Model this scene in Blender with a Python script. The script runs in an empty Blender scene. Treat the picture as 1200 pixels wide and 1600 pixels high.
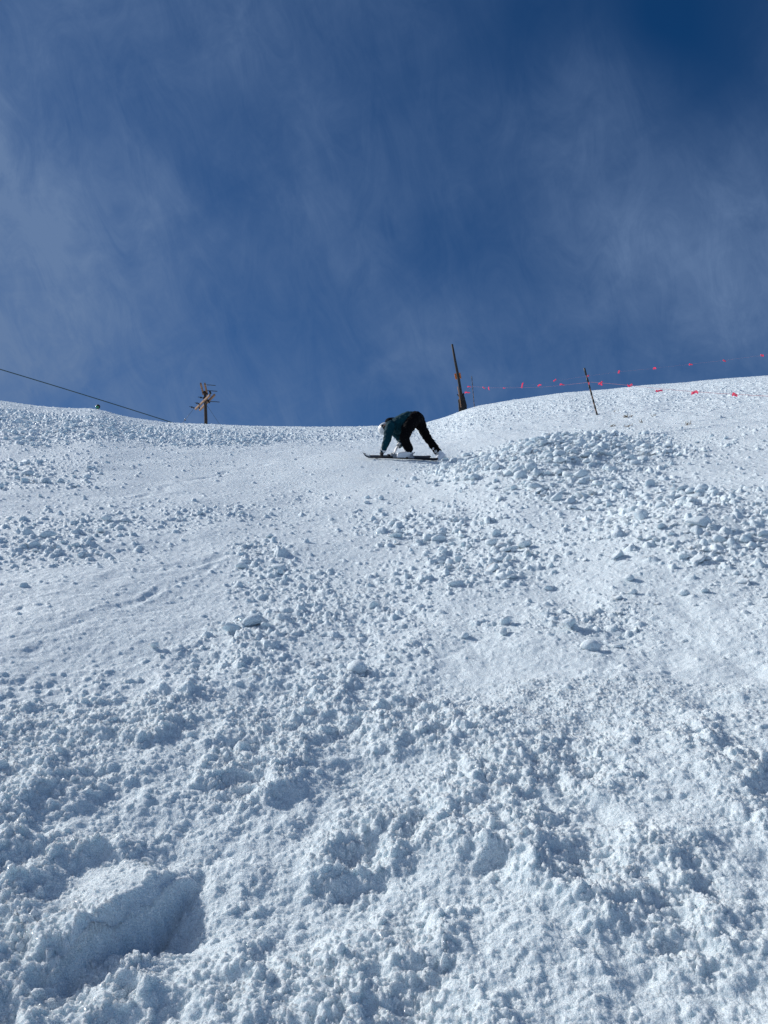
import bpy, math, random, time
import numpy as np
from mathutils import Vector, Matrix
from concurrent.futures import ThreadPoolExecutor
T0 = time.time()
random.seed(7); rng = np.random.default_rng(11)
scene = bpy.context.scene
COL = scene.collection
R = math.radians
PI = math.pi

# ------------------------------------------------------------ camera
PITCH, ROLL, F1200 = R(14.0), R(4.0), 1202.0
fwd = Vector((0, math.cos(PITCH), math.sin(PITCH)))
up0 = Vector((0, -math.sin(PITCH), math.cos(PITCH)))
right0 = Vector((1, 0, 0))
cr = right0*math.cos(ROLL) - up0*math.sin(ROLL)
cu = up0*math.cos(ROLL) + right0*math.sin(ROLL)
cd = bpy.data.cameras.new('camera'); cam = bpy.data.objects.new('camera', cd); COL.objects.link(cam)
M = Matrix((cr, cu, -fwd)).transposed().to_4x4()
cam.matrix_world = M
cd.sensor_fit = 'VERTICAL'; cd.sensor_height = 36.0; cd.lens = F1200/1600*36.0
cd.clip_start = 0.05; cd.clip_end = 5000
scene.camera = cam
scene.render.resolution_x, scene.render.resolution_y = 768, 1024

def ray(px, py):
    return (cr*((px-600)/F1200) + cu*((800-py)/F1200) + fwd)
def at(px, py, dist):
    """world point seen at px,py (1200x1600) at forward distance dist"""
    return ray(px, py)*dist

# ------------------------------------------------------------ the hill's large shape
CAMH = 1.29
TAN = math.tan(R(21.3))
sky_px = [(-60,625),(0,627),(60,636),(110,640),(150,640),(200,653),(260,661),(330,663),(400,666),(480,668),
          (600,666),(660,662),(690,654),(720,643),(745,635),(800,625),(880,614),(960,608),(1000,603),(1060,599),
          (1120,593),(1200,587),(1260,584)]
crest_dist = [(-60,40),(0,40),(200,38),(330,38),(480,40),(600,42),(690,46),(745,50),(900,50),(1200,50),(1260,50)]
_az, _E, _R = [], [], []
for px, py in sky_px:
    v = ray(px, py); hd = math.hypot(v.x, v.y)
    _az.append(math.atan2(v.x, v.y)); _E.append(v.z/hd)
    _R.append(np.interp(px, [c[0] for c in crest_dist], [c[1] for c in crest_dist]))
AZT = np.linspace(-PI, PI, 4096, endpoint=False)
R_t = np.interp(AZT, _az, _R)
def k_of(Rr): return CAMH/(Rr*Rr-(0.45*Rr)**2)
E_in = np.interp(AZT, _az, _E)
s_in = E_in + CAMH/R_t + k_of(R_t)*(R_t*0.55)**2/R_t
s_plane = TAN*np.cos(AZT) + 0.03*np.sin(AZT)
a0, a1 = _az[0], _az[-1]
def sst(x): x = np.clip(x, 0, 1); return x*x*(3-2*x)
wout = np.where(AZT < a0, sst((a0-AZT)/0.6), np.where(AZT > a1, sst((AZT-a1)/0.6), 0))
s_t = s_in*(1-wout) + s_plane*wout
ker = np.exp(-0.5*(np.arange(-12, 13)/4.0)**2); ker /= ker.sum()
s_t = np.convolve(np.concatenate([s_t[-12:], s_t, s_t[:12]]), ker, 'valid')
# broad copy used close to the camera so that the foreground stays an even slope
ker2 = np.exp(-0.5*(np.arange(-300, 301)/110.0)**2); ker2 /= ker2.sum()
s_b = np.convolve(np.concatenate([s_t[-300:], s_t, s_t[:300]]), ker2, 'valid')

def base_h(x, y):
    r = np.hypot(x, y)+1e-6; a = np.arctan2(x, y)
    idx = (a+PI)/(2*PI)*4096
    ii = np.concatenate([np.arange(4096), [4096]])
    s1 = np.interp(idx, ii, np.append(s_t, s_t[0])); s2 = np.interp(idx, ii, np.append(s_b, s_b[0]))
    Rr = np.interp(idx, ii, np.append(R_t, R_t[0]))
    w = sst((r-8)/16)
    s = s2*(1-w)+s1*w
    k = k_of(Rr); r1 = 0.45*Rr
    lim = 1.7*Rr - r1
    q = np.maximum(0, r-r1)
    drop = np.where(q < lim, k*q*q, k*lim*lim + 2*k*lim*(q-lim))
    front = np.clip((y/r+0.35)/0.6, 0, 1)
    return -CAMH + s*r - drop*front

def ground_px(px, py, fn=None):
    fn = fn or base_h
    v = ray(px, py); t = 0.3
    prev = t
    for i in range(4000):
        p = v*t
        if float(fn(np.array([p.x]), np.array([p.y]))[0]) >= p.z:
            lo, hi = prev, t
            for _ in range(30):
                m = (lo+hi)/2; p = v*m
                if float(fn(np.array([p.x]), np.array([p.y]))[0]) >= p.z: hi = m
                else: lo = m
            return v*hi
        prev = t; t *= 1.006
    return None

# ------------------------------------------------------------ noise in numpy
def hsh(ix, iy, seed):
    h = (ix.astype(np.int64)*374761393 + iy.astype(np.int64)*668265263 + seed*2147483647+ seed*974634777)
    h = (h ^ (h >> 13)) * 1274126177 & 0x7fffffff
    h = h ^ (h >> 16)
    return h
def hf(h, k):
    v = (h*(k*2654435761 % 4294967296 | 1)) & 0xffffffff
    v = (v ^ (v >> 15)) * 2246822519 & 0xffffffff
    v = v ^ (v >> 13)
    return (v & 0xffffff).astype(np.float32)/16777216.0
def gn(x, y, seed):
    """gradient noise about -1..1"""
    ix = np.floor(x); iy = np.floor(y); fx = (x-ix).astype(np.float32); fy = (y-iy).astype(np.float32)
    ix = ix.astype(np.int64); iy = iy.astype(np.int64)
    u = fx*fx*fx*(fx*(fx*6-15)+10); v = fy*fy*fy*(fy*(fy*6-15)+10)
    def g(dx, dy):
        t = hf(hsh(ix+dx, iy+dy, seed), 3)*(2*PI)
        return np.cos(t)*(fx-dx)+np.sin(t)*(fy-dy)
    a = g(0,0); b = g(1,0); c = g(0,1); d = g(1,1)
    return (a+(b-a)*u + ((c+(d-c)*u)-(a+(b-a)*u))*v)*1.5
def fbm(x, y, seed, o=4, gain=.5):
    s = 0; a = 1; t = 0
    for i in range(o):
        s = s + a*gn(x*2**i+i*17.3, y*2**i-i*9.1, seed+i); t += a; a *= gain
    return s/t
def domes(x, y, cell, seed, dens, rmin=.18, rmax=.5, hmin=.4, hmax=1.0):
    """rounded / blocky clods standing out of a plane; returns height"""
    X = x/cell; Y = y/cell
    ix = np.floor(X); iy = np.floor(Y); fx = (X-ix).astype(np.float32); fy = (Y-iy).astype(np.float32)
    ix = ix.astype(np.int64); iy = iy.astype(np.int64)
    best = np.zeros(x.shape, np.float32)
    for dx in (-1,0,1):
        for dy in (-1,0,1):
            h = hsh(ix+dx, iy+dy, seed)
            cx = dx+.15+.7*hf(h,1)-fx; cy = dy+.15+.7*hf(h,2)-fy
            q = hf(h,3); rad = rmin+(rmax-rmin)*q*q
            th = hf(h,4)*PI; ct = np.cos(th); st = np.sin(th)
            asp = .65+.35*hf(h,5)
            u = np.abs(ct*cx+st*cy)/rad; w = np.abs(-st*cx+ct*cy)/(rad*asp)
            d2 = (u*u*u+w*w*w)**(2/3.)
            # half of them rounded, half broken: polygonal outline, sloping sides, flat tilted top
            dp = np.maximum(np.maximum(u, w), (u+w)*(.62+.2*hf(h,9)))
            hs_ = np.where(hf(h,10) < .45, np.sqrt(np.maximum(0, 1-d2)), np.clip(1.9*(1-dp), 0, .62+.5*hf(h,11)))
            hh = hs_*rad*(hmin+(hmax-hmin)*hf(h,6))
            # tilt of the top
            hh = hh*(1+.5*(ct*cx+st*cy)/rad*(hf(h,7)-.3))
            hh = np.where(hf(h,8) < dens, hh, 0)
            best = np.maximum(best, hh)
    return best*cell

# ------------------------------------------------------------ where the snow is broken up, where it is smooth
# each patch: centre and half sizes, found from the photograph, kept as an ellipse on the ground
def patch(px, py, rx, ry, amt):
    c = ground_px(px, py)
    while c is None: py += 3; c = ground_px(px, py)
    r_ = ground_px(px+rx, py)
    n = ground_px(px, min(py+ry, 1590)); f = ground_px(px, py-ry)
    rc = math.hypot(c.x, c.y)
    ln = (math.hypot(f.x, f.y) if f else rc*1.5) - (math.hypot(n.x, n.y))
    lat = max(.05, math.hypot(r_.x-c.x, r_.y-c.y)) if r_ else .5
    return (c.x, c.y, lat, max(.05, ln/2), math.atan2(c.x, c.y), amt)
PATCH = [patch(*p) for p in [
    (820,715,135,34,1.0),(930,735,110,30,.9),(740,725,60,25,.8),(1080,810,150,40,.95),(1160,860,90,40,.8),(880,790,90,14,.3),
    (90,665,120,14,.9),(200,672,140,10,.9),(320,690,90,8,.6),(40,690,60,10,.8),(140,665,60,10,.7),
    (70,740,110,22,.75),(60,850,100,35,.75),(180,815,120,16,.55),(320,800,90,14,.5),(410,870,50,26,.95),(430,760,90,16,.35),
    (440,920,70,30,.5),(680,825,110,30,.75),(780,870,100,30,.8),(900,970,120,40,.5),(700,905,110,30,.5),(560,960,90,50,.55),
    (420,985,60,25,.7),(360,1010,80,35,.5),(600,1080,120,60,.5),(960,690,80,14,.5),(1080,705,90,12,.45),(650,830,40,14,.8),
    (1120,1130,90,50,.35),(600,665,60,6,.3),
    (120,930,190,45,-.9),(60,1010,120,40,-.6),(330,880,60,30,-.4),(300,760,170,22,-.35),(560,735,150,22,-.45),(480,700,120,14,-.5),(780,1050,120,45,-.6),
    (880,1110,90,50,-.5),(640,700,110,12,-.8),(760,672,110,8,-.4),(1060,1000,80,70,-.35),(680,770,60,18,-.4),
    (1100,735,120,16,-.3),(520,850,60,22,-.3)]]
def broken(x, y):
    m = np.full(x.shape, .22, np.float32)
    for cx, cy, a, b, az, amt in PATCH:
        dx = x-cx; dy = y-cy
        s, c = math.sin(az), math.cos(az)
        u = (dx*c-dy*s)/a; v = (dx*s+dy*c)/b
        m = m + amt*np.exp(-.8*(u*u+v*v)**1.3)
    r = np.hypot(x, y)
    m = m + .34*sst((4.2-r)/2.2)
    return m

# the spot where the skis lie gets its own tilt
G0 = ground_px(640, 722)
SK = Vector((G0.x, G0.y, G0.z)).length*0+ (G0.dot(fwd))          # forward distance of the skier
def crop(cx, cy, depth=0.0):
    """point given in a 7.5x enlargement whose corner is (550,620)"""
    return at(550+cx/7.5, 620+cy/7.5, SK+depth)
PSC = SK/F1200/7.5      # metres per enlarged pixel
skiL, skiR = crop(150, 712), crop(1000, 752)
def ski_plane(x, y):
    ex = Vector((skiR.x-skiL.x, skiR.y-skiL.y)); gx = (skiR.z-skiL.z)/(skiR.x-skiL.x)
    b = float(base_h(np.array([skiL.x]), np.array([skiL.y+.8]))[0]-base_h(np.array([skiL.x]), np.array([skiL.y-.8]))[0])/1.6
    dx = x-skiL.x; y_on = skiL.y + dx*(skiR.y-skiL.y)/(skiR.x-skiL.x)
    return skiL.z + gx*dx + b*(y-y_on)
mx, my = (skiL.x+skiR.x)/2, (skiL.y+skiR.y)/2

MOUND = patch(840,730,130,38,1.0); MOUND2 = patch(1090,830,130,50,1.0); MOUND3 = patch(90,668,170,16,1.0)
def mound(P, x, y):
    cx, cy, a, b, az, amt = P
    dx = x-cx; dy = y-cy; s, c = math.sin(az), math.cos(az)
    return np.exp(-1.2*(((dx*c-dy*s)/a)**2+((dx*s+dy*c)/b)**2))
# cut edge in the foreground (lower left): a polyline, wall side faces right/down
CUT = [ground_px(*p) for p in [(20,1560),(90,1528),(180,1470),(250,1410),(322,1345)]]
HOL = [ground_px(*p) for p in [(250,1448),(130,1535),(290,1420)]]
def cut_sd(x, y):
    """signed distance to the cut (positive on the open side) and 0..1 along it"""
    best = np.full(x.shape, 9e9); sd = np.zeros(x.shape); tt = np.zeros(x.shape)
    n = len(CUT)-1
    for i in range(n):
        ax, ay = CUT[i].x, CUT[i].y; bx, by = CUT[i+1].x, CUT[i+1].y
        dx, dy = bx-ax, by-ay; L = dx*dx+dy*dy
        t = np.clip(((x-ax)*dx+(y-ay)*dy)/L, 0, 1)
        ex = x-(ax+t*dx); ey = y-(ay+t*dy); d = np.hypot(ex, ey)
        s = np.sign(ex*dy-ey*dx)
        m = d < best
        best = np.where(m, d, best); sd = np.where(m, s*d, sd); tt = np.where(m, (i+t)/n, tt)
    return sd, tt

GRV = [([(330,880),(250,925),(180,952),(90,985),(-20,1018)], .030, .022), ([(420,838),(300,880),(200,900),(60,950),(-20,965)], .05, .02),
       ([(560,962),(572,985),(583,1010)], .03, .03), ([(620,940),(680,990),(760,1030)], .05, .02), ([(560,712),(440,722),(300,748),(180,790)], .06, .035),
       ([(1200,640),(1120,652),(1060,660)], .07, .06), ([(1200,652),(1100,668),(1030,680)], .07, .06), ([(900,676),(820,676),(730,684)], .06, .05),
       ([(300,690),(420,672),(520,680)], .08, .05), ([(1000,930),(1075,975),(1120,1040)], .12, .05), ([(830,1200),(900,1245),(980,1290)], .03, .03)]
GRV = [([ground_px(*p) for p in pl_], w_, d_) for pl_, w_, d_ in GRV]
GRV = [([p for p in pl_ if p is not None], w_, d_) for pl_, w_, d_ in GRV]
def grooves(x, y):
    z = np.zeros(x.shape)
    for pl_, w_, d_ in GRV:
        px_ = [p.x for p in pl_]; py_ = [p.y for p in pl_]; mg = w_*5+.3
        m = (x > min(px_)-mg) & (x < max(px_)+mg) & (y > min(py_)-mg) & (y < max(py_)+mg)
        if not m.any(): continue
        X_, Y_ = x[m], y[m]
        best = np.full(X_.shape, 9e9)
        xw = X_+.10*w_/.05*gn(X_/.5, Y_/.5, 301)
        for a_, b_ in zip(pl_[:-1], pl_[1:]):
            dx, dy = b_.x-a_.x, b_.y-a_.y
            t = np.clip(((xw-a_.x)*dx+(Y_-a_.y)*dy)/(dx*dx+dy*dy), 0, 1)
            best = np.minimum(best, np.hypot(xw-a_.x-t*dx, Y_-a_.y-t*dy))
        q = best/w_
        z[m] += .38*d_*np.clip(.55+1.1*gn(X_/.22+w_, Y_/.3, 303), 0, 1.3)*(.5*np.exp(-((q-1.8)/.7)**2) - np.exp(-q*q))
    return z
def macro(x, y):
    z = base_h(x, y)
    r = np.hypot(x, y)
    far = sst((r-5)/8)
    z = z + .10*far*fbm(x/5.5, y/9., 31, 3) * (1-.5*sst((r-34)/8))
    z = z + .048*fbm(x/1.1+.3, y/1.5, 41, 2)*(1-sst((r-9)/12)*.4)
    z = z + .36*mound(MOUND, x, y)+.12*mound(MOUND2, x, y)+.10*mound(MOUND3, x, y)
    # swathe edges left by skis, running down the slope
    q = x+.10*y+.35*fbm(x/4, y/7, 77, 2)
    z = z - .018*np.exp(-((q-1.55)/.16)**2)*sst((r-2.5)/1)*sst((14-r)/5)
    z = z + grooves(x, y)
    # skier's patch
    w = np.exp(-np.abs((x-mx)/1.7)**3-np.abs((y-my)/2.4)**2.5)
    z = z*(1-w) + ski_plane(x, y)*w
    return z

def clod_h(x, y, sp):
    """height of broken snow normal to the slope; sp = local grid spacing (m)"""
    r = np.hypot(x, y)
    near = sst((5.0-r)/3.0)
    C = broken(x, y)*.85
    C = C + .32*fbm(x/1.7, y/2.3, 51, 3) + .20*fbm(x/.42, y/.5, 57, 2)*(1-.3*near)
    C = np.clip(C + .10*near, .06, 1.1)
    wsk = np.exp(-((x-(mx-.25))/.98)**6-((y-my)/.45)**6)
    C = C*(1-.95*wsk)
    sd, tt = cut_sd(x, y)
    sd = sd + .012*gn(x/.06, y/.06, 91)+.006*gn(x/.02, y/.02, 92)
    tp = .30+.70*sst((tt-.35)/.25)
    ends = sst(tt*3.2-.25)*sst((1-tt)*5+.1)*tp
    dwall = np.exp(-np.maximum(0, np.abs(sd-.010)-.014)**2/.00025)*ends
    pl = np.exp(-(((x-PLAT.x)/.12)**4+((y-PLAT.y)/.10)**4))
    hold = np.clip(1-dwall*.82-pl*.8, 0, 1)
    C = C*hold
    wx = x + .011*gn(x/.07, y/.07, 61)+.004*gn(x/.022, y/.022, 62)
    wy = y + .011*gn(x/.07+7, y/.07+3, 63)+.004*gn(x/.022+5, y/.022, 64)
    H = np.zeros(x.shape, np.float32)
    farm = sst((r-6)/6)
    def vis(c): return sst((c/sp-.9)/1.6)
    nf = 1-.45*near
    crumb = fbm(x/.04, y/.05, 93, 3)
    big = vis(.17)*domes(wx, wy, .17, 102, np.clip((C-.45)*1.0, 0, .6), .12, .38, .4, .9)*(1-.35*near)
    big = big + vis(.085)*domes(wx+3, wy, .085, 103, np.clip(C*1.05-.06, .03, .8), .10, .46, .4, 1.0)*(1-.5*near)
    H += big*(1+.45*crumb)
    fr_ = sst((r-11)/12)
    H += fr_*(.060*fbm(x/.34, y/.46, 95, 4) + vis(.10)*1.25*domes(x+1.3, y+.4, .13, 108, .55, .10, .45, .4, 1.0))*(1-.9*wsk)*np.clip(.55+C,0,1.1)
    m = r < 34
    if m.any():
        H[m] += (vis(.045)*domes(wx+.5, wy+1, .045, 104, np.clip(.25+C*.95, 0, .9), .12, .50, .4, 1.05)*(.5+.5*np.clip(C*1.6,0,1))*(1-.45*near))[m]
    m = r < 14
    if m.any():
        xs, ys, s_, C_ = wx[m], wy[m], sp[m], C[m]
        hd = hold[m]
        v = lambda c: sst((c/s_-1.5)/1.6)
        H[m] += v(.024)*domes(xs+.1, ys+.7, .024, 105, .75, .2, .55, .5, 1.3)*.9*(.25+.75*np.clip(C_*1.6,0,1))*hd*1.15
        H[m] += 1.2*v(.012)*domes(xs+.3, ys+.2, .012, 106, .8, .25, .55, .5, 1.3)*(.45+.55*hd)
    # puffy larger body close to the camera
    m = r < 6
    if m.any():
        X_, Y_ = x[m], y[m]; s_ = sp[m]
        b1 = 1-np.abs(fbm(X_/.34+2, Y_/.30, 71, 4, .55))*2.0
        b2 = 1-np.abs(fbm(X_/.10+4, Y_/.10, 73, 4, .6))*2.0
        g1 = fbm(X_/.5+9, Y_/.6, 75, 2)
        gap = sst((g1+.25)/.35)                     # packed, smoother gaps between the heaps
        Cg = np.clip(.2+C[m], 0, 1)*(.35+.65*gap)
        hol = np.maximum(0, fbm(X_/.24+1, Y_/.26, 79, 3)-.12)
        H[m] = H[m]*(1-near[m]*(1-(.45+.55*gap)))
        H[m] += near[m]*Cg*hold[m]*(.050*b1+.018*b2 - .105*hol)
    H += (near*.7+.5*sst((16-r)/10))*.030*fbm(x/.45, y/.45, 81, 3)
    H += (.3+.7*sst((20-r)/12))*.006*fbm(x/.05, y/.06, 83, 3)*vis(.06)
    # the cut block and its hollow
    along = sst((tt-.10)*3.2)*sst((1-tt)*4)
    up = .07*np.exp(-np.maximum(0, -sd)/.16)*(sd < 0)*along
    wl = sst((sd+.004)/.026)
    side = np.where(sd < 0, up, (.07*(1-wl) - .030*tp*wl*np.exp(-np.maximum(0, sd-.01)/.045))*along*(.45+.55*tp))
    H += np.where(tt > 0, side, 0)
    H += pl*(.020+.22*(x-PLAT.x)+.10*(PLAT.y-y))
    H += -.06*np.exp(-((x-HOL[0].x)**2+(y-HOL[0].y)**2)/.006)
    return H

PLAT = ground_px(165, 1385)
# slope normal
NRM = Vector((0, -TAN, 1)).normalized()

# ------------------------------------------------------------ the snow sheet
def polar_axes():
    amax = R(31.5)
    fine = np.arange(-amax, amax+1e-6, .0010)
    st = .0012; rightv = []; a = amax
    while a < R(75):
        st *= 1.06; a += min(st, .02); rightv.append(a)
    while a < PI-.06: a += .06; rightv.append(a)
    rightv = np.array(rightv)
    az = np.concatenate([-rightv[::-1], fine, rightv])
    rr = [0.25]
    while rr[-1] < 500:
        r = rr[-1]
        if r < 1.3: k = .012
        elif r < 3.2: k = .0013
        elif r < 11: k = .0020
        elif r < 54: k = .0014
        elif r < 62: k = .01
        else: k = .06
        rr.append(r*(1+k))
    return az, np.array(rr)
az, rr = polar_axes()
na, nr = len(az), len(rr)
print('grid', na, nr, na*nr)
A, RR = np.meshgrid(az, rr)
X = (np.sin(A)*RR).ravel(); Y = (np.cos(A)*RR).ravel()
DA = np.gradient(az); DR = np.gradient(rr)
SP = np.maximum(np.broadcast_to(DA, (nr, na))*RR, np.broadcast_to(DR[:, None], (nr, na))).ravel().astype(np.float32)
Z = np.empty_like(X); H = np.empty(X.shape, np.float32)
CH = 150000
def job(i):
    s = slice(i, i+CH)
    Z[s] = macro(X[s], Y[s]); H[s] = clod_h(X[s], Y[s], SP[s])
with ThreadPoolExecutor(4) as ex: list(ex.map(job, range(0, len(X), CH)))
print('terrain eval', time.time()-T0)
co = np.empty((len(X)+1, 3), np.float32)
co[:-1, 0] = X+H*NRM.x; co[:-1, 1] = Y+H*NRM.y; co[:-1, 2] = Z+H*NRM.z
co[-1] = (0, 0, -CAMH)
i = np.arange(nr-1)[:, None]; j = np.arange(na)[None, :]
jn = (j+1) % na
quads = np.stack([i*na+j, i*na+jn, (i+1)*na+jn, (i+1)*na+j], -1).reshape(-1, 4)
tris = np.stack([np.full(na, len(X)), (np.arange(na)+1) % na, np.arange(na)], -1)
# orient upward: (az+ is clockwise seen from above) -> flip quads
quads = quads[:, ::-1]; tris = tris[:, ::-1]
me = bpy.data.meshes.new('snow_ground')
nl = quads.size+tris.size
me.vertices.add(len(co)); me.loops.add(nl); me.polygons.add(len(quads)+len(tris))
me.vertices.foreach_set('co', co.ravel())
me.loops.foreach_set('vertex_index', np.concatenate([quads.ravel(), tris.ravel()]).astype(np.int32))
ls = np.concatenate([np.arange(len(quads))*4, quads.size+np.arange(len(tris))*3]).astype(np.int32)
me.polygons.foreach_set('loop_start', ls)
me.update(calc_edges=False); me.shade_smooth()
if me.polygons[0].normal.z < 0: me.flip_normals()
ground = bpy.data.objects.new('snow_ground', me); COL.objects.link(ground)
ground['kind'] = 'structure'; ground['label'] = 'broken white snow covering the whole ski slope'
print('ground', time.time()-T0)

def surf(x, y):
    """point on the snow surface"""
    xa = np.atleast_1d(np.asarray(x, float)); ya = np.atleast_1d(np.asarray(y, float))
    sp = np.maximum(.002*np.hypot(xa, ya), .003).astype(np.float32)
    return macro(xa, ya), clod_h(xa, ya, sp)
def surf_pt(x, y, k=1.0):
    z, h = surf(x, y); h = float(h[0])*k
    return Vector((x+h*NRM.x, y+h*NRM.y, float(z[0])+h*NRM.z))
def ground_at(px, py): return ground_px(px, py, macro)

# ------------------------------------------------------------ materials
def mat(name, color, rough=.6, metal=0, noise=0, nscale=20, bump=0, bscale=60, sub=0, spec=.5, coat=0, translucent=0):
    m = bpy.data.materials.new(name); m.use_nodes = True
    nt = m.node_tree; b = nt.nodes['Principled BSDF']
    b.inputs['Roughness'].default_value = rough; b.inputs['Metallic'].default_value = metal
    b.inputs['Base Color'].default_value = (*color, 1)
    b.inputs['Specular IOR Level'].default_value = spec; b.inputs['Coat Weight'].default_value = coat
    tc = nt.nodes.new('ShaderNodeTexCoord')
    if noise:
        n = nt.nodes.new('ShaderNodeTexNoise'); n.inputs['Scale'].default_value = nscale; n.inputs['Detail'].default_value = 5
        nt.links.new(tc.outputs['Object'], n.inputs['Vector'])
        mx_ = nt.nodes.new('ShaderNodeMix'); mx_.data_type = 'RGBA'
        mx_.inputs[6].default_value = (*[c*(1-noise) for c in color], 1)
        mx_.inputs[7].default_value = (*[min(1, c*(1+noise)) for c in color], 1)
        nt.links.new(n.outputs['Fac'], mx_.inputs[0]); nt.links.new(mx_.outputs[2], b.inputs['Base Color'])
    if bump:
        n2 = nt.nodes.new('ShaderNodeTexNoise'); n2.inputs['Scale'].default_value = bscale; n2.inputs['Detail'].default_value = 4
        nt.links.new(tc.outputs['Object'], n2.inputs['Vector'])
        bp = nt.nodes.new('ShaderNodeBump'); bp.inputs['Strength'].default_value = bump; bp.inputs['Distance'].default_value = .01
        nt.links.new(n2.outputs['Fac'], bp.inputs['Height']); nt.links.new(bp.outputs['Normal'], b.inputs['Normal'])
    if translucent:
        t = nt.nodes.new('ShaderNodeBsdfTranslucent'); t.inputs['Color'].default_value = (*color, 1)
        ms = nt.nodes.new('ShaderNodeMixShader'); ms.inputs[0].default_value = translucent
        out = nt.nodes['Material Output']
        nt.links.new(b.outputs[0], ms.inputs[1]); nt.links.new(t.outputs[0], ms.inputs[2]); nt.links.new(ms.outputs[0], out.inputs[0])
    return m

def snow_material():
    m = bpy.data.materials.new('snow'); m.use_nodes = True
    nt = m.node_tree; N = nt.nodes; L = nt.links; b = N['Principled BSDF']
    b.inputs['Base Color'].default_value = SNOW_COL
    b.inputs['Roughness'].default_value = .55
    b.inputs['Specular IOR Level'].default_value = .35
    b.inputs['IOR'].default_value = 1.31
    b.subsurface_method = 'RANDOM_WALK'
    b.inputs['Subsurface Weight'].default_value = .8
    b.inputs['Subsurface Radius'].default_value = (1.0, 1.0, 1.0)
    b.inputs['Subsurface Scale'].default_value = .016
    geo = N.new('ShaderNodeNewGeometry')
    # coarse grains
    v = N.new('ShaderNodeTexVoronoi'); v.inputs['Scale'].default_value = 260; v.feature = 'F1'
    L.new(geo.outputs['Position'], v.inputs['Vector'])
    n = N.new('ShaderNodeTexNoise'); n.inputs['Scale'].default_value = 110; n.inputs['Detail'].default_value = 7; n.inputs['Roughness'].default_value = .7
    L.new(geo.outputs['Position'], n.inputs['Vector'])
    b1 = N.new('ShaderNodeBump'); b1.inputs['Strength'].default_value = .9; b1.inputs['Distance'].default_value = .010
    L.new(n.outputs['Fac'], b1.inputs['Height'])
    b2 = N.new('ShaderNodeBump'); b2.inputs['Strength'].default_value = 1.0; b2.inputs['Distance'].default_value = .003; b2.invert = True
    L.new(v.outputs['Distance'], b2.inputs['Height']); L.new(b1.outputs['Normal'], b2.inputs['Normal'])
    L.new(b2.outputs['Normal'], b.inputs['Normal'])
    # crystal facets: every grain a tiny mirror with its own tilt
    g = N.new('ShaderNodeBsdfGlossy'); g.inputs['Roughness'].default_value = .08; g.inputs['Color'].default_value = (.95, .97, 1, 1)
    vf = N.new('ShaderNodeTexVoronoi'); vf.inputs['Scale'].default_value = 420
    L.new(geo.outputs['Position'], vf.inputs['Vector'])
    sub = N.new('ShaderNodeVectorMath'); sub.operation = 'SUBTRACT'; sub.inputs[1].default_value = (.5, .5, .5)
    L.new(vf.outputs['Color'], sub.inputs[0])
    sc = N.new('ShaderNodeVectorMath'); sc.operation = 'SCALE'; sc.inputs['Scale'].default_value = 2.2
    L.new(sub.outputs[0], sc.inputs[0])
    ad = N.new('ShaderNodeVectorMath'); ad.operation = 'ADD'
    L.new(sc.outputs[0], ad.inputs[0]); L.new(b1.outputs['Normal'], ad.inputs[1])
    nm = N.new('ShaderNodeVectorMath'); nm.operation = 'NORMALIZE'; L.new(ad.outputs[0], nm.inputs[0])
    L.new(nm.outputs[0], g.inputs['Normal'])
    wn = N.new('ShaderNodeSeparateColor'); L.new(vf.outputs['Color'], wn.inputs[0])
    mr = N.new('ShaderNodeMath'); mr.operation = 'GREATER_THAN'; mr.inputs[1].default_value = .72
    L.new(wn.outputs[0], mr.inputs[0])
    mu = N.new('ShaderNodeMath'); mu.operation = 'MULTIPLY'; mu.inputs[1].default_value = .30
    L.new(mr.outputs[0], mu.inputs[0])
    ms = N.new('ShaderNodeMixShader'); L.new(mu.outputs[0], ms.inputs[0])
    L.new(b.outputs[0], ms.inputs[1]); L.new(g.outputs[0], ms.inputs[2])
    L.new(ms.outputs[0], N['Material Output'].inputs[0])
    return m
SNOW_COL = (.785, .88, .945, 1)
M_SNOW = snow_material()
me.materials.append(M_SNOW)

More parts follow.
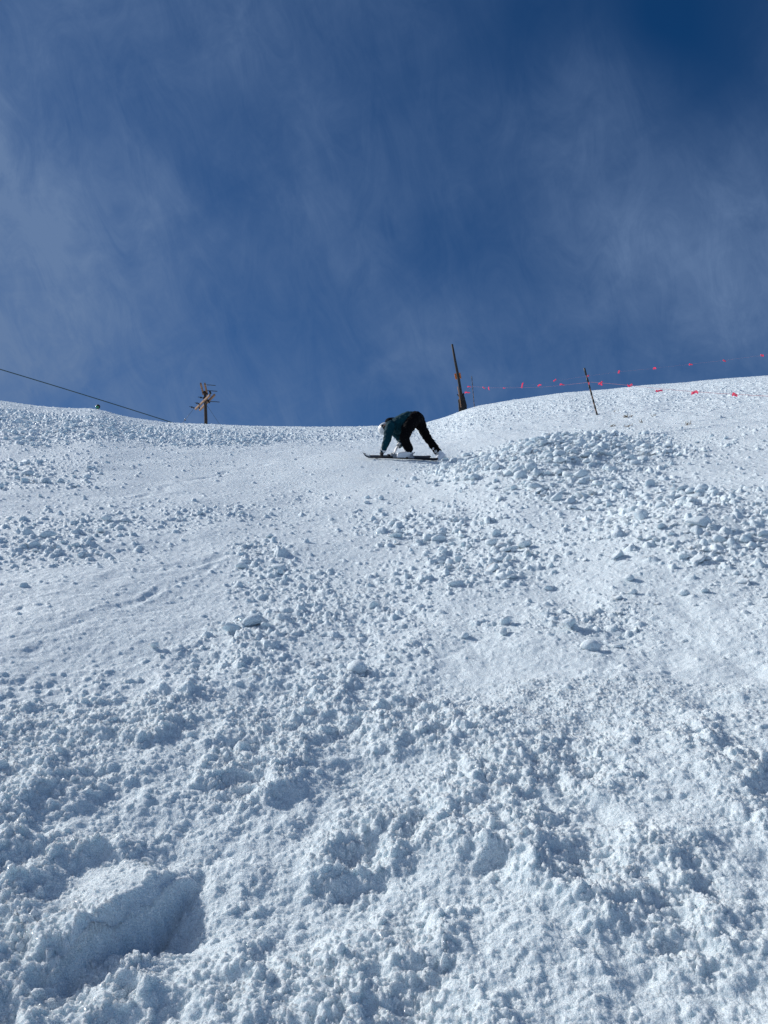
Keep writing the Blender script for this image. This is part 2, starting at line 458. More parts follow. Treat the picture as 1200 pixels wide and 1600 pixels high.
# ------------------------------------------------------------ mesh helpers
def mesh_obj(name, verts, faces, m, parent=None, smooth=False):
    d = bpy.data.meshes.new(name); d.from_pydata([tuple(v) for v in verts], [], faces)
    d.update()
    if smooth: d.shade_smooth()
    d.materials.append(m)
    o = bpy.data.objects.new(name, d); COL.objects.link(o)
    if parent:
        o.parent = parent; o.matrix_parent_inverse = parent.matrix_world.inverted()
    return o
def empty(name, loc, label, cat, group=None):
    o = bpy.data.objects.new(name, None); COL.objects.link(o); o.location = loc; o.empty_display_size = .2
    o.matrix_world = Matrix.Translation(loc)
    tag(o, label, cat, group); return o
def tag(o, label, cat=None, group=None):
    o['label'] = label
    if cat: o['category'] = cat
    if group: o['group'] = group
    return o
class MB:
    def __init__(s): s.v = []; s.f = []
    def tube(s, pts, rad, n=10, caps=True, flat=None):
        pts = [Vector(p) for p in pts]
        if not hasattr(rad, '__len__'): rad = [rad]*len(pts)
        b0 = len(s.v)
        t = (pts[1]-pts[0]).normalized()
        up = Vector((0,0,1)) if abs(t.z) < .9 else Vector((1,0,0))
        u = t.cross(up).normalized()
        for i, p in enumerate(pts):
            if i == 0: t = pts[1]-pts[0]
            elif i == len(pts)-1: t = pts[-1]-pts[-2]
            else: t = pts[i+1]-pts[i-1]
            t.normalize(); u = (u-t*u.dot(t)).normalized(); w = t.cross(u)
            for k in range(n):
                a = 2*PI*k/n
                s.v.append(p+(u*math.cos(a)+w*math.sin(a)*(flat or 1))*rad[i])
        for i in range(len(pts)-1):
            for k in range(n):
                a = b0+i*n+k; b = b0+i*n+(k+1) % n
                s.f.append((a, b, b+n, a+n))
        if caps:
            s.f.append(tuple(b0+k for k in range(n))[::-1])
            s.f.append(tuple(b0+(len(pts)-1)*n+k for k in range(n)))
        return s
    def capsule(s, a, b, ra, rb, n=14, wide=None):
        """tapered capsule; wide=(dir, factor) stretches the cross section along dir"""
        a, b = Vector(a), Vector(b); d = b-a; L = d.length
        if L < 1e-6: d = Vector((0,0,1)); 
        t = d.normalized(); up = Vector((0,0,1)) if abs(t.z) < .9 else Vector((1,0,0))
        u = t.cross(up).normalized(); w = t.cross(u)
        rings = []
        for k in range(5):
            ph = -PI/2 + k*PI/2/5*.98+.03
            rings.append((a+t*ra*math.sin(ph), ra*math.cos(ph)))
        rings.append((a, ra)); rings.append((b, rb))
        for k in range(1, 6):
            ph = k*PI/2/5*.98-.02
            rings.append((b+t*rb*math.sin(ph), rb*math.cos(ph)))
        b0 = len(s.v)
        for p, r in rings:
            for k in range(n):
                an = 2*PI*k/n
                off = (u*math.cos(an)+w*math.sin(an))*r
                if wide:
                    wd, fc = wide; wd = Vector(wd).normalized(); off = off+wd*off.dot(wd)*(fc-1)
                s.v.append(p+off)
        for i in range(len(rings)-1):
            for k in range(n):
                x = b0+i*n+k; y = b0+i*n+(k+1) % n
                s.f.append((x, y, y+n, x+n))
        s.f.append(tuple(b0+k for k in range(n))[::-1]); s.f.append(tuple(b0+(len(rings)-1)*n+k for k in range(n)))
        return s
    def chain(s, pts, rads, **kw):
        for i in range(len(pts)-1): s.capsule(pts[i], pts[i+1], rads[i], rads[i+1], **kw)
        return s
    def box(s, c, ax, ay, az_, hx, hy, hz):
        c = Vector(c); b0 = len(s.v)
        for sx in (-1,1):
            for sy in (-1,1):
                for sz in (-1,1):
                    s.v.append(c+ax*hx*sx+ay*hy*sy+az_*hz*sz)
        for f in ((0,1,3,2),(4,6,7,5),(0,4,5,1),(2,3,7,6),(0,2,6,4),(1,5,7,3)): s.f.append(tuple(b0+i for i in f))
        return s
    def ell(s, c, ax, ay, az_, hx, hy, hz, n=18, m=12):
        c = Vector(c); b0 = len(s.v)
        for i in range(1, m):
            ph = PI*i/m
            for k in range(n):
                a = 2*PI*k/n
                s.v.append(c+ax*hx*math.sin(ph)*math.cos(a)+ay*hy*math.sin(ph)*math.sin(a)+az_*hz*math.cos(ph))
        s.v.append(c+az_*hz); s.v.append(c-az_*hz); T = len(s.v)-2
        for i in range(m-2):
            for k in range(n):
                x = b0+i*n+k; y = b0+i*n+(k+1) % n
                s.f.append((x, x+n, y+n, y))
        for k in range(n):
            s.f.append((T, b0+k, b0+(k+1) % n)); s.f.append((T+1, b0+(m-2)*n+(k+1) % n, b0+(m-2)*n+k))
        return s
    def build(s, name, m, parent=None, smooth=True): return mesh_obj(name, s.v, s.f, m, parent, smooth)
    def fused(s, name, m, parent=None, voxel=.012, smooth_it=4, wrinkle=0, wscale=.05, bevel=0):
        """all the pieces fused into one continuous skin"""
        o = mesh_obj(name+'_raw', s.v, s.f, m)
        rm = o.modifiers.new('r', 'REMESH'); rm.mode = 'VOXEL'; rm.voxel_size = voxel; rm.use_smooth_shade = True
        if smooth_it:
            sm = o.modifiers.new('s', 'SMOOTH'); sm.iterations = smooth_it; sm.factor = .5
        dg = bpy.context.evaluated_depsgraph_get()
        d = bpy.data.meshes.new_from_object(o.evaluated_get(dg)); d.name = name
        old = o.data; bpy.data.objects.remove(o); bpy.data.meshes.remove(old)
        if wrinkle:
            n = len(d.vertices); c = np.empty(n*3, np.float32); d.vertices.foreach_get('co', c); c = c.reshape(-1, 3)
            nn = np.empty(n*3, np.float32); d.vertices.foreach_get('normal', nn); nn = nn.reshape(-1, 3)
            w = fbm(c[:,0]/wscale+c[:,1]/wscale*.7, c[:,2]/wscale*1.3+c[:,1]/wscale*.6, 5, 3)
            c = c+nn*(w*wrinkle)[:, None]; d.vertices.foreach_set('co', c.ravel().astype(np.float32)); d.update()
        d.materials.clear(); d.materials.append(m); d.shade_smooth()
        o = bpy.data.objects.new(name, d); COL.objects.link(o)
        if parent: o.parent = parent; o.matrix_parent_inverse = parent.matrix_world.inverted()
        return o

# ------------------------------------------------------------ snow clods lying loose on the slope
def ico(sub):
    import bmesh
    bm = bmesh.new(); bmesh.ops.create_icosphere(bm, subdivisions=sub, radius=1)
    v = np.array([p.co[:] for p in bm.verts], np.float32); f = np.array([[q.index for q in g.verts] for g in bm.faces], np.int32)
    bm.free(); return v, f
ICO = {1: ico(1), 2: ico(2), 3: ico(3)}
def lump(v, seed, blocky=.5):
    """turn a unit sphere into a broken snow lump"""
    g = np.random.default_rng(seed)
    p = v.copy()
    for _ in range(int(4+blocky*4)):
        n = g.normal(size=3); n /= np.linalg.norm(n); d = g.uniform(.15, .62)
        t = p@n; over = np.maximum(0, t-d); p = p-np.outer(over*.97, n)
    q = p*2.3+g.uniform(-9, 9, 3)
    w = gn(q[:,0]+q[:,2]*.6, q[:,1]-q[:,2]*.8, seed)*.16
    w += gn(q[:,0]*2.7+q[:,2]*1.9, q[:,1]*2.7-q[:,2]*2.2, seed+3)*.07
    w += gn(q[:,0]*6.7+q[:,2]*5.9, q[:,1]*6.7-q[:,2]*5.2, seed+4)*.035
    return (p*(1+w)[:, None]).astype(np.float32)
PROT = {s: [lump(ICO[s][0], 900+s*40+k, (k % 5)/4) for k in range(24)] for s in (1, 2)}
N_TRY = 420000
ra = rng.uniform(R(-33), R(33), N_TRY); rrr = np.sqrt(rng.uniform(3.2**2, 52**2, N_TRY))
cx = np.sin(ra)*rrr; cy = np.cos(ra)*rrr
NX = 0
ex_x, ex_y = [], []
for P_, n_, k_ in ((MOUND, 5200, .62), (MOUND2, 1400, .95), (MOUND3, 3500, .7)):
    u_, v_ = rng.normal(0, k_, (2, n_)); m_ = rng.uniform(0, 1, n_) < np.clip(.55+fbm(u_*3, v_*3, 8, 2), 0, 1); u_, v_ = u_[m_], v_[m_]
    s_, c_ = math.sin(P_[4]), math.cos(P_[4])
    ex_x.append(P_[0]+u_*P_[2]*c_+v_*P_[3]*s_); ex_y.append(P_[1]-u_*P_[2]*s_+v_*P_[3]*c_)
ex_x = np.concatenate(ex_x); ex_y = np.concatenate(ex_y); NX = len(ex_x)
cx = np.concatenate([cx, ex_x]); cy = np.concatenate([cy, ex_y]); rrr = np.hypot(cx, cy)
Cm = np.clip(broken(cx, cy)+.45*fbm(cx/1.1, cy/1.5, 51, 3), 0, 1.4)
keep = rng.uniform(0, 1, N_TRY+NX) < (.022+.05*np.clip((rrr-12)/15,0,1)+np.clip((Cm-.30), 0, 1)**1.4*.40)*np.clip(10/rrr, .42, 1.5)
keep[N_TRY:] = True
wsk = np.exp(-((cx-(mx-.22))/.98)**6-((cy-(my-.25))/.7)**6) < .3
keep &= wsk
cx, cy, Cm = cx[keep], cy[keep], Cm[keep]
cz, ch = surf(cx, cy)
size = .010+.013*rng.pareto(1.7, len(cx))
size = np.clip(size, .008, .078)*(.35+.85*np.clip(Cm, 0, 1))
rr_ = np.hypot(cx, cy)
size = size*(1-.38*mound(MOUND2, cx, cy)-.1*mound(MOUND, cx, cy))
size = np.maximum(size, .00075*rr_)*np.where(rr_ < 7, .75, 1)
print('clods', len(cx))
VV, FF = [], []; off = 0
rot = rng.uniform(0, 2*PI, (len(cx), 2))
for i in range(len(cx)):
    s = 2 if size[i]/rr_[i] > .0026 else 1
    pv = PROT[s][rng.integers(24)]
    a, b = rot[i]; ca, sa, cb, sb = math.cos(a), math.sin(a), math.cos(b), math.sin(b)
    Rm = np.array([[ca, -sa*cb, sa*sb], [sa, ca*cb, -ca*sb], [0, sb, cb]])
    q = (pv@Rm.T)*size[i]*np.array([1, 1, .7])
    h = ch[i]*.8+size[i]*.18
    q = q+np.array([cx[i]+h*NRM.x, cy[i]+h*NRM.y, cz[i]+h*NRM.z])
    VV.append(q); FF.append(ICO[s][1]+off); off += len(q)
VV = np.concatenate(VV).astype(np.float32); FF = np.concatenate(FF).astype(np.int32)
cm = bpy.data.meshes.new('snow_clods')
cm.vertices.add(len(VV)); cm.loops.add(FF.size); cm.polygons.add(len(FF))
cm.vertices.foreach_set('co', VV.ravel()); cm.loops.foreach_set('vertex_index', FF.ravel())
cm.polygons.foreach_set('loop_start', (np.arange(len(FF))*3).astype(np.int32))
cm.update(calc_edges=True); cm.materials.append(M_SNOW)
clods = bpy.data.objects.new('snow_clods', cm); COL.objects.link(clods)
clods['kind'] = 'stuff'; tag(clods, 'small loose clods of snow scattered over the slope', 'snow')
print('clods done', time.time()-T0)

# the larger blocks one can point at
def snow_block(px, py, wpx, hpx, seed, label, blocky=.6, yaw=0, depth=.8, sink=.3, tilt=0):
    g = ground_at(px, py); D = g.dot(fwd); s = D/F1200
    w, h = wpx*s/2, hpx*s/2
    v = lump(ICO[3][0], seed, blocky)
    v = v*np.array([w, w*depth, h])
    ct, st = math.cos(tilt), math.sin(tilt)
    v = v@np.array([[ct, 0, -st], [0, 1, 0], [st, 0, ct]]).T
    ca, sa = math.cos(yaw), math.sin(yaw)
    v = v@np.array([[ca, -sa, 0], [sa, ca, 0], [0, 0, 1]]).T
    o = mesh_obj('snow_block', v, ICO[3][1].tolist(), M_SNOW, None, True)
    c = surf_pt(g.x, g.y, .5)
    o.location = c + Vector((0, 0, h*(1-sink*2)))
    tag(o, label, 'snow block', 'larger snow blocks on the slope')
snow_block(841, 692, 25, 17, 1, 'largest angular snow block on top of the debris pile beside the skier', .7, .3)
snow_block(845, 742, 28, 20, 2, 'pointed snow block on the lower front of the debris pile', .5, .8)
snow_block(742, 750, 22, 15, 3, 'rounded snow block at the lower left edge of the debris pile', .2, .2)
snow_block(786, 862, 48, 16, 4, 'long flat-topped slab of snow lying on its side below the debris pile', 1., -.1, .4, .35, .04)
snow_block(718, 877, 20, 14, 5, 'round snow lump left of the flat-topped slab', .2, .2)
snow_block(963, 871, 28, 20, 6, 'cone shaped snow block standing alone on the right of the slope', .6, .5)
snow_block(1090, 822, 46, 24, 7, 'broad dark-sided snow block in the right-hand rubble band', .5, .1)
snow_block(1000, 812, 26, 22, 8, 'bright smooth snow lump left of the broad block in the rubble', .3, .2)
snow_block(690, 838, 18, 13, 9, 'left one of two small round snow lumps above the slab', .2, .9)
snow_block(715, 832, 19, 15, 10, 'right one of two small round snow lumps above the slab', .2, 1.9)
snow_block(893, 985, 46, 22, 12, 'low wide snow lump with a dark right side in the middle of the slope', .4, .1, .8, .32)
snow_block(1168, 845, 30, 22, 13, 'white snow lump near the right edge of the slope', .3, .4)

# ------------------------------------------------------------ person bending over the skis
M_JACKET = mat('jacket_teal', (.0015, .032, .046), .8, spec=.12, noise=.35, nscale=14, bump=.3)
M_HOOD = mat('hood_black', (.004, .006, .010), .9, bump=.3, spec=.05)
M_TROUSER = mat('trouser_black', (.003, .003, .004), .9, spec=.08, noise=.2, nscale=20, bump=.4)
M_SKIN = mat('skin', (.55, .30, .22), .5)
M_WHITE = mat('helmet_white', (.78, .78, .76), .3)
M_BOOT = mat('boot_white', (.75, .77, .80), .35, noise=.05)
M_DARKP = mat('dark_plastic', (.006, .006, .007), .5, spec=.2)
M_GREY = mat('grey_plastic', (.28, .30, .33), .4)
M_LENS = mat('goggle_lens', (.006, .006, .01), .3, spec=.2)
M_GLOVE = mat('glove_white', (.70, .70, .70), .6)
M_GLOVEB = mat('glove_black', (.015, .015, .018), .6)
M_SKI = mat('ski_black', (.008, .008, .010), .5, coat=.2)
M_SKIW = mat('ski_white', (.55, .58, .60), .4)
M_METAL = mat('steel', (.45, .46, .48), .35, metal=1)
CR, CU, FW = cr, cu, fwd

def person_bending():
    P = crop
    t = empty('person', surf_pt(*(P(760, 730).xy)), 'person in teal jacket, black trousers and white helmet bending over skis on the snow', 'person')
    k = PSC
    hipN, hipF = P(725, 262, -.09), P(772, 268, .09)
    pel = P(748, 252, 0)
    waist = P(640, 262, .0); chest = P(520, 335, .02); neck = P(425, 335, .02)
    shN, shF = P(455, 335, -.17), P(478, 375, .19)
    elN, wrN = P(412, 500, -.24), P(366, 628, -.22)
    elF, wrF = P(590, 520, .16), P(552, 570, .10)
    kneN, ankN = P(615, 478, -.30), P(668, 640, -.12)
    kneF, ankF = P(875, 470, .12), P(1022, 662, .10)
    head = P(400, 362, -.02)
    # --- body
    b = MB()
    b.chain([pel, waist, chest], [.11, .09, .11], wide=(FW, 1.2))
    b.chain([chest, neck, head], [.085, .038, .05])
    for s_, e_, w_ in ((shN, elN, wrN), (shF, elF, wrF)): b.chain([s_, e_, w_], [.045, .038, .03])
    b.capsule(shN, shF, .045, .045)
    for h_, k_, a_ in ((hipN, kneN, ankN), (hipF, kneF, ankF)): b.chain([h_, k_, a_], [.07, .055, .04])
    hu = (-CR*.70-CU*.50-FW*.05).normalized()              # crown direction
    hfw = (-CU*.15+CR*.45-FW*.85); hfw = (hfw-hu*hfw.dot(hu)).normalized()  # face direction
    hs = hu.cross(hfw)
    b.ell(head, hs, hfw, hu, .073, .09, .115)
    b.ell(head+hfw*.095-hu*.01, hs, hfw, hu, .013, .02, .02, 10, 8)        # nose
    b.ell(head+hfw*.055-hu*.09, hs, hfw, hu, .04, .04, .03, 10, 8)        # chin
    for e in (-1, 1): b.ell(head+hs*.075*e-hfw*.005, hs, hfw, hu, .012, .02, .03, 10, 8)
    b.ell(head+hfw*.085-hu*.045, hs, hfw, hu, .022, .008, .007, 10, 6)     # mouth
    b.fused('body', M_SKIN, t, .010, 2)
    # --- jacket
    j = MB()
    hem = P(690, 262, 0)
    j.chain([hem, waist, P(580, 290, .0), chest, P(455, 335, .02)], [.135, .125, .125, .135, .09], wide=(FW, 1.3))
    j.capsule(shN, shF, .085, .085); j.capsule(P(640, 330, 0), P(540, 372, 0), .10, .10)
    j.chain([shN, P(425, 430, -.22), elN, P(388, 570, -.235), wrN], [.088, .078, .068, .058, .048])
    j.chain([shF, elF, wrF], [.085, .066, .048])
    j.chain([P(655, 232, 0), P(745, 232, 0)], [.09, .06], wide=(FW, 1.6))
    j.fused('jacket', M_JACKET, t, .010, 2, .018, .07)
    h = MB(); h.chain([P(482, 290, .02), P(440, 300, .02), P(420, 335, .02)], [.075, .085, .075], wide=(FW, 1.2))
    h.fused('hood', M_HOOD, t, .010, 2, .006, .05)
    # --- trousers
    q = MB()
    q.chain([P(680, 258, 0), pel], [.115, .125], wide=(FW, 1.3))
    q.chain([hipN, P(652, 372, -.19), kneN, P(640, 560, -.24), P(662, 600, -.20)], [.118, .098, .086, .080, .080])
    q.chain([hipF, P(832, 385, .11), kneF, P(955, 575, .11), P(1003, 638, .10)], [.118, .084, .074, .066, .068])
    q.capsule(P(905, 480, .09), P(900, 470, .09), .055, .055)
    q.fused('trousers', M_TROUSER, t, .010, 2, .022, .08)
    # --- helmet: shell over the crown, open at the face
    he = MB()
    he.ell(head+hu*.03-hfw*.012, hs, hfw, hu, .082, .098, .100, 22, 16)
    keepf = []
    def inface(c):
        dv = c-head
        return dv.dot(hfw) > .015 and dv.dot(hu) < .045
    he.f = [f for f in he.f if not inface(sum((he.v[i] for i in f), Vector())/len(f))]
    ho = he.build('helmet', M_WHITE, t)
    so = ho.modifiers.new('thick', 'SOLIDIFY'); so.thickness = .02; so.offset = -1
    st = MB()                                             # goggles: frame band and lens
    st.v = []; 
    n = 28
    for r0, r1, off_ in ((.112, .112, 0),):
        for i_ in range(n):
            a = 2*PI*i_/n
            c = hs*math.sin(a)*.093+hfw*(math.cos(a)*.109-.012)
            for zz in (-.018, .018): st.v.append(head+c+hu*(.045+zz))
        for i_ in range(n):
            a = 2*i_; b_ = 2*((i_+1) % n); st.f.append((a, b_, b_+1, a+1))
    so_ = st.build('goggle_strap', M_DARKP, t); md = so_.modifiers.new('thick', 'SOLIDIFY'); md.thickness = .006; md.offset = 1
    gg = MB(); gg.ell(head+hfw*.085+hu*.022, hs, hfw, hu, .082, .034, .042, 18, 12)
    gf = gg.fused('goggles', M_DARKP, t, .007, 1)
    gl = MB(); gl.ell(head+hfw*.093+hu*.022, hs, hfw, hu, .072, .032, .034, 18, 12)
    gl.build('lens', M_LENS, gf)
    # --- hands in gloves
    def glove(wr, tip_dir, palm_n, m, cuffm, curl=.5):
        d = (tip_dir).normalized(); pn = (palm_n-d*palm_n.dot(d)).normalized(); sd = d.cross(pn)
        g = MB()
        g.ell(wr+d*.055, sd, pn, d, .046, .024, .058, 14, 10)
        for fi, (o_, L) in enumerate(((-.034, .062), (-.012, .074), (.011, .07), (.033, .055))):
            p0 = wr+d*.095+sd*o_; p1 = p0+(d*math.cos(curl*.6)+pn*math.sin(curl*.6))*L*.5
            p2 = p1+(d*math.cos(curl*1.5)+pn*math.sin(curl*1.5))*L*.5
            g.chain([p0, p1, p2], [.0135, .0125, .011], n=10)
        th0 = wr+d*.03-sd*.038; th1 = th0+(d*.6-sd*.7+pn*.3).normalized()*.04; th2 = th1+(d*.9-sd*.1+pn*.4).normalized()*.032
        g.chain([th0, th1, th2], [.017, .015, .013], n=10)
        go = g.fused('glove', m, t, .006, 1)
        c = MB(); c.tube([wr-d*.03, wr+d*.02], [.052, .045], 16); c.build('cuff', cuffm, go)
    glove(wrN-CU*.0, (P(345, 668, -.16)-wrN), (CR*.1-CU*.4+FW*.8), M_GLOVEB, M_GLOVE, .6)
    glove(wrF, (P(508, 618, .06)-wrF), (CR*.5-CU*.8), M_GLOVE, M_GLOVE, .45)
    # --- boots: hard shell with cuff, sole, buckles
    def boot(ank, d, shin_dir):
        d = d.normalized(); s0 = shin_dir.normalized(); side = d.cross(s0).normalized(); upv = side.cross(d).normalized(); L = .30
        heel = ank-d*.085-upv*.095
        g = MB()
        g.box(heel+d*L*.5+upv*.014, d, side, upv, L*.5, .038, .014)
        g.chain([heel+d*.055+upv*.06, heel+d*L*.45+upv*.062, heel+d*L*.86+upv*.045], [.050, .050, .040])
        top = ank+s0*.13
        g.chain([ank-upv*.01, top], [.054, .057], wide=(d, 1.15))
        bo = g.fused('ski_boot', M_BOOT, t, .009, 1)
        c = MB()
        for f_ in (.3, .65): c.box(ank+s0*.13*f_+d*.066, side, s0, d, .042, .008, .005)
        c.build('cuff_buckle', M_GREY, bo, False)
        c = MB(); c.box(heel+d*L*.52+upv*.112, side, d, upv, .036, .009, .005); c.build('instep_buckle', M_GREY, bo, False)
        c = MB(); c.chain([top-s0*.03, top-s0*.005], [.050, .046], wide=(d, 1.1)); c.build('liner', M_DARKP, bo)
    boot(P(668, 645, -.17), -CR*.93-FW*.30-CU*.02, (P(640, 560, -.24)-P(668, 645, -.17)))
    boot(P(1026, 668, .09), -CR*.45-CU*.40-FW*.70, (P(955, 575, .11)-P(1026, 668, .09)))
    return t
person_bending()

# ------------------------------------------------------------ skis
def ski(a, b, label, lift, waist=.036, roll=0.0):
    """a = tip end on the snow, b = tail end"""
    a, b = Vector(a), Vector(b)
    d = (b-a).normalized(); L = (b-a).length
    side = Vector(d.cross(NRM)).normalized(); nn = side.cross(d).normalized()
    if nn.z < 0: nn = -nn
    q = nn*math.cos(roll)+side*math.sin(roll); side = side*math.cos(roll)-nn*math.sin(roll); nn = q
    t = empty('ski', (a+b)/2, label, 'ski', 'pair of skis under the bending person')
    n = 40; V = []; F = []
    def prof(u):
        w = waist+.022*(abs(u-.52)/.5)**2
        if u < .06: w *= math.sqrt(max(0, 1-((.06-u)/.06)**2))*.98+.02
        if u > .97: w *= math.sqrt(max(.05, 1-((u-.97)/.034)**2))
        z = lift
        if u < .10: z += .065*((.10-u)/.10)**2
        if u > .95: z += .015*((u-.95)/.05)**2
        th = .006+.010*math.exp(-((u-.52)/.25)**2)
        return w, z, th
    for i in range(n+1):
        u = i/n; w, z, th = prof(u); c = a+d*L*u+nn*z
        V += [c-side*w, c+side*w, c+side*w*.92+nn*th, c-side*w*.92+nn*th]
    for i in range(n):
        o = 4*i
        for k in range(4): F.append((o+k, o+(k+1) % 4, o+4+(k+1) % 4, o+4+k))
    F.append((0,1,2,3)[::-1]); F.append(tuple(4*n+k for k in range(4)))
    mesh_obj('ski_body', V, F, M_SKI, t)
    g = MB()
    for u0, u1 in ((.035, .11),):                             # white graphic on the shovel, proud of the top sheet
        vs = []
        for i in range(7):
            u = u0+(u1-u0)*i/6; w, z, th = prof(u); c = a+d*L*u+nn*(z+th+.002)
            vs += [c-side*w*.7, c+side*w*.7]
        b0 = len(g.v); g.v += vs
        for i in range(6): g.f.append((b0+2*i, b0+2*i+1, b0+2*i+3, b0+2*i+2))
    gp = g.build('ski_graphic', M_SKIW, t)
    md = gp.modifiers.new('thick', 'SOLIDIFY'); md.thickness = .003; md.offset = 1
    def bind(u, kind):
        w, z, th = prof(u); c = a+d*L*u+nn*(z+th)
        m_ = MB()
        m_.box(c+nn*.011, d, side, nn, .055, .034, .011)
        if kind == 'toe':
            m_.box(c+nn*.032-d*.015, d, side, nn, .028, .028, .012); m_.box(c+nn*.045+d*.018, d, side, nn, .016, .033, .008)
        else:
            m_.box(c+nn*.045+d*.012, d, side, nn, .024, .027, .026); m_.box(c+nn*.085+d*.034, (d+nn*.7).normalized(), side, (nn-d*.7).normalized(), .035, .014, .007)
        bo = mesh_obj('binding', m_.v, m_.f, M_GREY, t)
        bv = bo.modifiers.new('b', 'BEVEL'); bv.width = .005; bv.segments = 2
        k_ = MB(); k_.box(c+nn*.012-d*.07, d, side, nn, .022, .03, .008); k_.build('brake', M_DARKP, bo, False)
    bind(.44, 'toe'); bind(.64, 'heel')
    return t
def on_plane(p, k=0.0):
    z, h = surf(p.x, p.y); return Vector((p.x, p.y, float(z[0])+k))
pa = crop(134, 706, -.22); pb = crop(1005, 744, -.10)
ski(on_plane(Vector((skiL.x-.03, skiL.y-.10, 0))), on_plane(Vector((skiR.x+.00, skiR.y-.14, 0))), 'nearer black ski lying on snow with its boot binding under the front foot', .035, roll=.36)
ski(on_plane(Vector((skiL.x-.05, skiL.y-.28, 0))), on_plane(Vector((skiR.x-.12, skiR.y+.12, 0))), 'farther black ski lying crossed behind the nearer one', .055, roll=.30)

# ------------------------------------------------------------ person beyond the crest at the left
def person_far():
    D = 43.0; s = D/F1200
    def q(dx, dy, dep=0): return at(153+dx, 637.6+dy, D+dep)      # photo pixels about the head
    base = q(0, 44)
    t = empty('person', base, 'person in black helmet and green goggles with only head and shoulders over the left crest', 'person')
    U, S, W = cu, cr, fwd
    hd = q(0, -1.5)
    b = MB()
    b.ell(hd, S, W, U, .075, .10, .12); b.chain([hd, q(0, 5), q(1, 16), q(1, 24)], [.055, .06, .13, .13])
    for sx in (-1, 1):
        b.chain([q(sx*4.5, 7), q(sx*6.5, 15), q(sx*5, 22)], [.055, .045, .035])
        b.chain([q(sx*2.5, 24), q(sx*3, 34), q(sx*3.2, 44)], [.085, .06, .05])
        b.ell(q(sx*5, 24), S, W, U, .04, .03, .08, 10, 8)
    b.ell(hd-W*.10-U*.02, S, W, U, .015, .02, .025, 10, 6)
    b.fused('body', M_SKIN, t, .02, 1)
    j = MB(); j.chain([q(.5, 7), q(1, 16), q(1, 25)], [.15, .17, .16], wide=(S, 1.2)); j.capsule(q(-5, 7), q(5, 8), .08, .08)
    for sx in (-1, 1): j.chain([q(sx*5, 7.5), q(sx*7, 15), q(sx*5.2, 22)], [.085, .07, .055])
    j.capsule(q(-2, 3.2), q(-7, 2.6), .05, .045)
    j.fused('jacket', M_HOOD, t, .018, 2, .01, .1)
    p = MB()
    for sx in (-1, 1): p.chain([q(sx*2.5, 25), q(sx*3, 34), q(sx*3.2, 43)], [.13, .10, .085])
    p.fused('trousers', M_TROUSER, t, .018, 2)
    h = MB(); h.ell(hd+U*.03+W*.02, S, W, U, .115, .135, .125, 18, 14)
    h.f = [f for f in h.f if not ((sum((h.v[i] for i in f), Vector())/len(f)-hd).dot(W) < -.03 and (sum((h.v[i] for i in f), Vector())/len(f)-hd).dot(U) < .05)]
    ho = h.build('helmet', M_DARKP, t); md = ho.modifiers.new('t', 'SOLIDIFY'); md.thickness = .02; md.offset = -1
    g = MB(); g.ell(hd-W*.10-U*.0, S, W, U, .10, .04, .055, 16, 10)
    g.build('goggles', mat('goggles_green', (.03, .30, .14), .25), t)
    f = MB(); f.ell(hd-W*.075-U*.075, S, W, U, .075, .05, .05, 12, 8); f.fused('neck_warmer', mat('fleece_green', (.02, .16, .09), .8), t, .015, 1)
    w_ = MB(); w_.ell(hd-S*.105+U*.03-W*.02, S, W, U, .03, .06, .05, 12, 8); w_.build('helmet_badge', M_WHITE, ho)
person_far()

